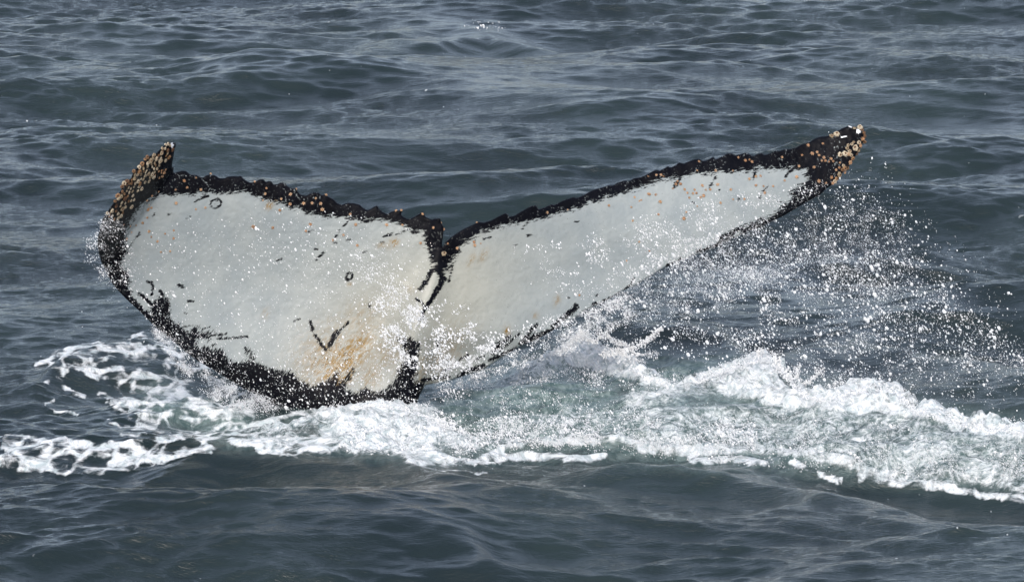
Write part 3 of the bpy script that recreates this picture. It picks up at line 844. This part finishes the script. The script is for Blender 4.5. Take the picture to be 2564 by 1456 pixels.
for p, r, k in [((1918,162), 8.5, 'cream'), ((1870,182), 6.5, 'cream'), ((1950,365), 7.5, 'cream'), ((2030,270), 4.5, 'cream'), ((2065,258), 5, 'cream'), ((2085,240), 4, 'cream'), ((2020,300), 6, 'cream'), ((2045,330), 6, 'cream'),
                ((2000,355), 8.5, 'cream'), ((2100,295), 9, 'cream'), ((2135,245), 6, 'cream'), ((2175,210), 6, 'tan'), ((2190,180), 6, 'brown'), ((2145,95), 8, 'cream'), ((2090,105), 5, 'cream'), ((2165,120), 5, 'brown'),
                ((2130,320), 6, 'cream'), ((2150,275), 6, 'tan'), ((2110,350), 6, 'brown'), ((2075,400), 6, 'brown'), ((2050,440), 6, 'tan'), ((2000,500), 7, 'brown'), ((1975,512), 6, 'brown'), ((2025,495), 5, 'brown'),
                ((1945,560), 8, 'cream'), ((1915,600), 6, 'brown'), ((1900,625), 6, 'cream'), ((1880,640), 5, 'tan'), ((1985,470), 5, 'cream'), ((2060,370), 6, 'cream'), ((2035,360), 6, 'tan'), ((2193,240), 5, 'brown'), ((2185,150), 5, 'brown')]:
    q = z6([p])[0]
    barnacle(q[0], q[1], r, k)
CL = z1([(800,125),(850,190),(830,250),(800,275),(725,330),(690,380),(690,430),(620,510),(540,560),(480,575),(490,640),(470,710),(400,745),(370,815),(290,835),(250,770),(300,690),(370,570),(400,500),(470,470),(480,400),(560,340),(600,260),(700,240)])
placed = []
tries = 0
while len(placed) < 104 and tries < 6000:
    tries += 1
    px = rng.uniform(262, 440); py = rng.uniform(352, 556)
    if sdf(np.array([px]), np.array([py]), CL)[0] < -1: continue
    r = rng.uniform(3.8, 7.2)
    if all(math.hypot(px - a, py - b) > (r + c) * .62 for a, b, c in placed):
        placed.append((px, py, r))
        edge = float(seg_dist(np.array([px]), np.array([py]), LEFT2)[0])
        kind = 'brown' if (rng.random() < (.55 if edge < 10 else .18)) else 'cream'
        barnacle(px, py, r, kind, -.05 if rng.random() < .4 else .1)
for i in range(14):
    q = z1([(rng.uniform(680, 790), 0)])[0][0]
    barnacle(q, z1([(0, 380 + (rng.random() * 70) - (q - z1([(735, 0)])[0][0]) * .9)])[0][1], rng.uniform(2.4, 3.6), 'tan')

# white scar patches on the two tips
def patch(name, pts, mat, th=.004):
    p = np.asarray(pts)
    c = p.mean(0)
    V = []; F = []
    allp = np.concatenate([p, [c]])
    for (a, b) in allp:
        i = int(np.argmin((TXx - a) ** 2 + (TYy - b) ** 2))
        w = at_y(a, b, Pf[i][1] - (th if (a, b) != tuple(c) else th * 2.0))
        V.append(w - WL)
    for (a, b) in p:
        i = int(np.argmin((TXx - a) ** 2 + (TYy - b) ** 2))
        V.append(at_y(a, b, Pf[i][1] + .004) - WL)
    k = len(p)
    for i in range(k):
        j = (i + 1) % k
        F.append((i, j, k)); F.append((i, k + 1 + i, k + 1 + j)); F.append((i, k + 1 + j, j))
    o = mesh_from(name, np.array(V), F, mat, False, whale)
    return o
mm = NT('scar'); M_SCAR = mm.done(mm.principled((.72, .74, .76), .5))
patch('scar', z1([(825,135),(850,130),(868,150),(858,185),(845,170),(838,190),(828,165)]), M_SCAR)
patch('scar', z6([(2112,110),(2135,120),(2150,130),(2148,155),(2138,148),(2130,165),(2118,150),(2110,155)]), M_SCAR)
patch('scar', z6([(2030,84),(2050,84),(2072,95),(2060,103),(2042,98)]), M_SCAR)
patch('scar', z6([(1958,190),(1990,182),(2020,180),(2015,190),(1980,198),(1960,202)]), M_SCAR)

# ------------------------------------------------------------------ droplets and spray
def ico():
    t = (1 + 5 ** .5) / 2
    v = np.array([(-1,t,0),(1,t,0),(-1,-t,0),(1,-t,0),(0,-1,t),(0,1,t),(0,-1,-t),(0,1,-t),(t,0,-1),(t,0,1),(-t,0,-1),(-t,0,1)], float)
    v /= np.linalg.norm(v[0])
    f = np.array([(0,11,5),(0,5,1),(0,1,7),(0,7,10),(0,10,11),(1,5,9),(5,11,4),(11,10,2),(10,7,6),(7,1,8),(3,9,4),(3,4,2),(3,2,6),(3,6,8),(3,8,9),(4,9,5),(2,4,11),(6,2,10),(8,6,7),(9,8,1)])
    return v, f
def octa():
    v = np.array([(1,0,0),(-1,0,0),(0,1,0),(0,-1,0),(0,0,1),(0,0,-1)], float)
    f = np.array([(0,2,4),(2,1,4),(1,3,4),(3,0,4),(2,0,5),(1,2,5),(3,1,5),(0,3,5)])
    return v, f

def drops(name, P, R, stretch, tilt, mat, shape):
    """P centres, R radii, stretch along a direction in the x-z plane tilted by tilt radians"""
    bv, bf = shape
    N = len(P)
    loc = bv[None] * R[:, None, None]
    loc = loc * np.array([1, 1, 1.0])
    loc[:, :, 2] *= stretch[:, None]
    c, s = np.cos(tilt)[:, None], np.sin(tilt)[:, None]
    x = loc[:, :, 0] * c + loc[:, :, 2] * s; z = -loc[:, :, 0] * s + loc[:, :, 2] * c
    loc = np.stack([x, loc[:, :, 1], z], -1) + P[:, None, :]
    V = loc.reshape(-1, 3)
    F = (bf[None] + (np.arange(N) * len(bv))[:, None, None]).reshape(-1, 3)
    o = mesh_from(name, V, F, mat, True)
    o['kind'] = 'stuff'
    return o

def sample(poly, N, feather=0):
    p = np.asarray(poly, float)
    lo, hi = p.min(0) - feather, p.max(0) + feather
    X = []; Y = []; c = 0
    while c < N:
        x = rng.uniform(lo[0], hi[0], N * 2); y = rng.uniform(lo[1], hi[1], N * 2)
        if feather:
            m = sdf(x, y, p) > -feather * rng.random(len(x)) ** 1.5
        else:
            m = inside(x, y, p)
        X.append(x[m]); Y.append(y[m]); c += m.sum()
    return np.concatenate(X)[:N], np.concatenate(Y)[:N]

def fluke_front(px, py):
    """depth of the front of the blade, for spray flying before it"""
    return fluke_mid(px, py) - 0.12

CREST_A = [(1740,955),(1800,930),(1860,908),(1920,895),(1960,930),(2010,985),(2060,1000),(2130,980),(2200,972),(2250,985),(2300,1030),(2420,1062),(2564,1082)]
CREST_B = [(1390,885),(1430,860),(1455,842),(1490,862),(1540,888),(1600,930),(1680,965)]
CREST_C = [(880,1020),(940,1008),(1010,1018),(1080,1040),(1130,1068),(1250,1090),(1400,1110)]
clouds = []   # (px, py, depth, radius m)
def cloud(poly, N, depth, rmed, rs=.45, feather=0, clump=0.0):
    x, y = sample(poly, N, feather)
    if clump > 0:
        # clustered: keep the points where a noise field is high
        x2, y2 = sample(poly, N * 3, feather)
        f = fbm(x2 / 55, y2 / 38, int(rng.integers(1000)), 3) + .35 * vnoise(x2 / 14, y2 / 14, 77)
        o = np.argsort(-(f + rng.normal(0, 1.0 - clump, len(f)) * .5))[:N]
        x, y = x2[o], y2[o]
    d = depth(x, y) if callable(depth) else rng.uniform(depth[0], depth[1], N)
    r = rmed * .74 * np.exp(rng.normal(0, rs * 1.1, N))
    clouds.append((x, y, d, np.clip(r, .0008, .011)))

before = lambda x, y: fluke_front(x, y) - rng.uniform(.05, .7, len(x))
near = lambda x, y: fluke_front(x, y) - rng.uniform(.0, .25, len(x))
# over the left lobe
LOBE_L = [(300,600),(500,560),(760,560),(1000,640),(1060,800),(1040,1000),(760,1010),(480,880),(330,760)]
cloud(LOBE_L, 2300, before, .0024, .45, 20, .0)
cloud([(640,500),(1000,560),(1080,620),(1060,760),(800,740),(620,640)], 500, before, .0023, .45, 10)
cloud([(720,900),(960,880),(1040,960),(1030,1010),(930,1000),(740,1030),(640,960)], 600, before, .0025, .45, 15, .0)
cloud([(300,700),(420,850),(560,960),(700,1020),(560,880),(400,760)], 500, before, .0022, .4, 15)
# burst over the middle
cloud([(960,760),(1060,780),(1160,790),(1230,850),(1250,900),(1150,930),(1010,900),(940,820)], 3800, before, .0026, .5, 35, .5)
cloud([(900,640),(960,640),(1010,730),(1060,800),(980,800),(920,720)], 1300, before, .0019, .45, 20, .5)
# beads over the right lobe
cloud([(1300,640),(1650,560),(1800,540),(1700,640),(1500,720),(1350,720)], 1500, before, .0024, .45, 30, .5)
cloud([(1600,560),(1800,500),(2000,480),(2060,470),(1900,570),(1760,640),(1640,690)], 2000, before, .0021, .5, 25, .3)
cloud([(1080,930),(1220,860),(1400,800),(1440,820),(1280,910),(1120,980)], 2000, before, .0024, .45, 25, .3)
# the great fan of spray on the right
fan = lambda x, y: rng.uniform(-.6, 1.1, len(x))
cloud([(1440,800),(1600,700),(1800,610),(1980,580),(2150,510),(2250,560),(2330,700),(2450,800),(2564,900),(2600,1080),(2300,1010),(2100,960),(1900,880),(1700,860)], 17000, fan, .0016, .62, 50, .05)
cloud([(2020,560),(2130,520),(2220,580),(2260,660),(2200,720),(2100,700),(2030,640)], 5000, fan, .0012, .45, 60, .1)
cloud([(1560,680),(1760,600),(1900,560),(2000,640),(1900,720),(1700,760),(1560,780)], 10000, fan, .0013, .55, 45, .1)
cloud([(1900,640),(2200,640),(2450,800),(2600,920),(2600,1060),(2350,980),(2100,820)], 4800, fan, .0017, .62, 30)
cloud([(2060,440),(2200,430),(2330,560),(2500,740),(2600,860),(2564,960),(2300,760),(2120,560)], 700, fan, .0022, .5, 40)
# churned spray just above the foam, low on the right and in the middle
def low(x, y):
    g = at_z(x, y, .05)[:, 1]
    return np.clip(g, -4, 3.5) - rng.uniform(0, .35, len(x))
MIST = [(1040,990),(1200,930),(1400,880),(1560,930),(1750,950),(1900,960),(2564,1080),(2600,1190),(2000,1160),(1500,1110),(1150,1130),(1050,1090)]
cloud(MIST, 27000, low, .0016, .5, 25, .25)
cloud([(1040,1050),(1200,1040),(1400,1050),(1600,1030),(1900,1040),(1900,1110),(1500,1100),(1100,1120)], 6000, low, .0022, .5, 20, .5)
cloud([(1740,960),(1880,880),(1960,890),(2030,970),(2130,960),(2230,965),(2300,1010),(2564,1060),(2600,1090),(2300,1070),(2000,1020)], 8000, low, .0026, .5, 16, .3)
cloud([(1300,910),(1440,830),(1500,860),(1600,920),(1700,980),(1500,960)], 2600, low, .0022, .5, 18, .3)
cloud([(840,1010),(960,995),(1080,1030),(1160,1090),(1000,1130),(860,1110)], 3500, low, .0026, .5, 20, .3)
# fringe of drops torn from the foam crests
for line, nn, up_ in ((CREST_A, 4200, 15), (CREST_B, 1500, 14), (CREST_C, 1000, 9)):
    line = np.array(line, float)
    t = rng.uniform(0, len(line) - 1, nn)
    lx = np.interp(t, np.arange(len(line)), line[:, 0]); ly = np.interp(t, np.arange(len(line)), line[:, 1])
    g_ = fbm(lx / 26, lx * 0 + 3.3, 611, 3) * .5 + .5
    ly = ly + 8 - rng.exponential(1.0, nn) * up_ * (.25 + 1.2 * g_ ** 2)
    lx = lx + rng.normal(0, 5, nn)
    clouds.append((lx, ly, at_z(lx, ly + 10, .1)[:, 1] * 0 + np.interp(t, np.arange(len(line)), at_z(line[:, 0], line[:, 1], .18)[:, 1]) - rng.uniform(0, .25, nn), np.clip(.0019 * np.exp(rng.normal(0, .5, nn)), .0009, .007)))
# a little broken crest far behind
cloud([(1165,62),(1200,56),(1250,60),(1262,70),(1200,76)], 90, lambda x, y: np.interp(y, [56, 76], [19.2, 17.2]) * 0 + at_z(1215, 64, .11)[1] - rng.uniform(0, .2, len(x)), .0020, .6, 12)
# strings of water breaking into drops
for lp, y0_, y1_, r0_, r1_ in [
    (z8([(1650,600),(1700,650),(1760,690),(1830,640),(1890,630),(1960,690),(2000,700),(2050,700),(2110,750)]), .55, .6, .012, .007),
    (z8([(1830,800),(1950,770),(2110,740),(2230,680),(2290,640),(2340,580),(2390,560)]), .6, .6, .012, .008),
    (z8([(1950,770),(2080,780),(2200,800),(2350,790)]), .6, .6, .010, .006),
    (z8([(2000,790),(2120,840),(2240,870)]), .6, .6, .010, .005),
    (z8([(1500,760),(1560,690),(1640,640),(1660,595)]), .5, .5, .014, .012),
    (z8([(1990,690),(1980,730),(2000,760)]), .6, .6, .007, .006),
    (z11([(740,650),(770,700),(830,770),(870,790),(930,770),(970,730),(995,710)]), .2, .2, .014, .007),
    (z11([(850,790),(860,730),(870,670)]), .2, .2, .012, .005),
    (z11([(760,770),(790,800),(860,800)]), .2, .2, .014, .012),
    (z11([(640,640),(650,600),(680,590)]), .2, .2, .010, .005),
    (z11([(960,850),(975,815),(1000,830)]), .1, .1, .014, .008),
]:
    lp = np.asarray(lp, float)
    ln = np.hypot(*np.diff(lp, axis=0).T).sum()
    k_ = int(ln * 4)
    t = rng.uniform(0, len(lp) - 1, k_)
    u = t / (len(lp) - 1)
    sp = 1.6 + 8.0 * np.abs(vnoise(t * 3.1, t * 0 + ln, 700))
    lx = np.interp(t, np.arange(len(lp)), lp[:, 0]) + rng.normal(0, 1, k_) * sp
    ly = np.interp(t, np.arange(len(lp)), lp[:, 1]) + rng.normal(0, 1, k_) * sp
    clouds.append((lx, ly, y0_ + (y1_ - y0_) * u, np.clip(.26 * (r0_ + (r1_ - r0_) * u) * np.exp(rng.normal(0, .4, k_)), .0009, .006)))
# (curtains)
# curtain of fine spray along the lower left edge and right lower edge
cloud([(385,820),(480,885),(580,955),(720,1030),(640,1035),(540,1000),(460,940),(430,880),(400,850)], 9000, lambda x, y: rng.uniform(-.5, .15, len(x)), .0016, .4, 14, .35)
cloud([(1300,870),(1420,810),(1560,740),(1620,740),(1560,800),(1440,870),(1250,930),(1150,960)], 6500, lambda x, y: rng.uniform(-.2, .5, len(x)), .0017, .45, 16, .5)
cloud([(240,590),(262,540),(300,560),(330,640),(340,720),(290,720),(250,680)], 1200, lambda x, y: fluke_front(x, y) - rng.uniform(0, .08, len(x)), .0015, .5, 14, .3)
cloud([(215,600),(250,590),(262,690),(240,700),(210,660)], 450, lambda x, y: fluke_front(x, y) - rng.uniform(-.1, .2, len(x)), .0016, .5, 12, .5)

px = np.concatenate([c[0] for c in clouds]); py = np.concatenate([c[1] for c in clouds])
dp = np.concatenate([c[2] for c in clouds]); rr = np.concatenate([c[3] for c in clouds])
PP = at_y(px, py, dp)
hh = sea_height(PP[:, 0], PP[:, 1])
okd = PP[:, 2] > hh - .01
PP, rr = PP[okd], rr[okd]
n = NT('spray water')
lw = n.t.nodes.new('ShaderNodeLayerWeight'); lw.inputs['Blend'].default_value = .35
wsh = n.principled((.93, .95, .97), .12, None, IOR=1.333)
gl = n.principled((1, 1, 1), .0, None, IOR=1.333, Transmission_Weight=1.0)
M_DROP = n.done(n.mixsh(.42, wsh, gl))
big = rr > .0034
st_b = rng.uniform(1.1, 2.1, big.sum()); ti_b = rng.normal(-.55, .25, big.sum())
o = drops('water_drops', PP[big], rr[big], st_b, ti_b, M_DROP, ico())
o['label'] = 'larger white water drops thrown up before and beside the whale tail'
o['category'] = 'spray'
sm_ = ~big
o = drops('water_spray', PP[sm_], rr[sm_], rng.uniform(1.0, 2.6, sm_.sum()), rng.normal(-.55, .3, sm_.sum()), M_DROP, octa())
o['label'] = 'fine white spray drifting from the tail and the churned water'
o['category'] = 'spray'
print('drops', big.sum(), sm_.sum(), 'barnacles', nb_count, 'sea', len(F), 'fluke', len(FF))
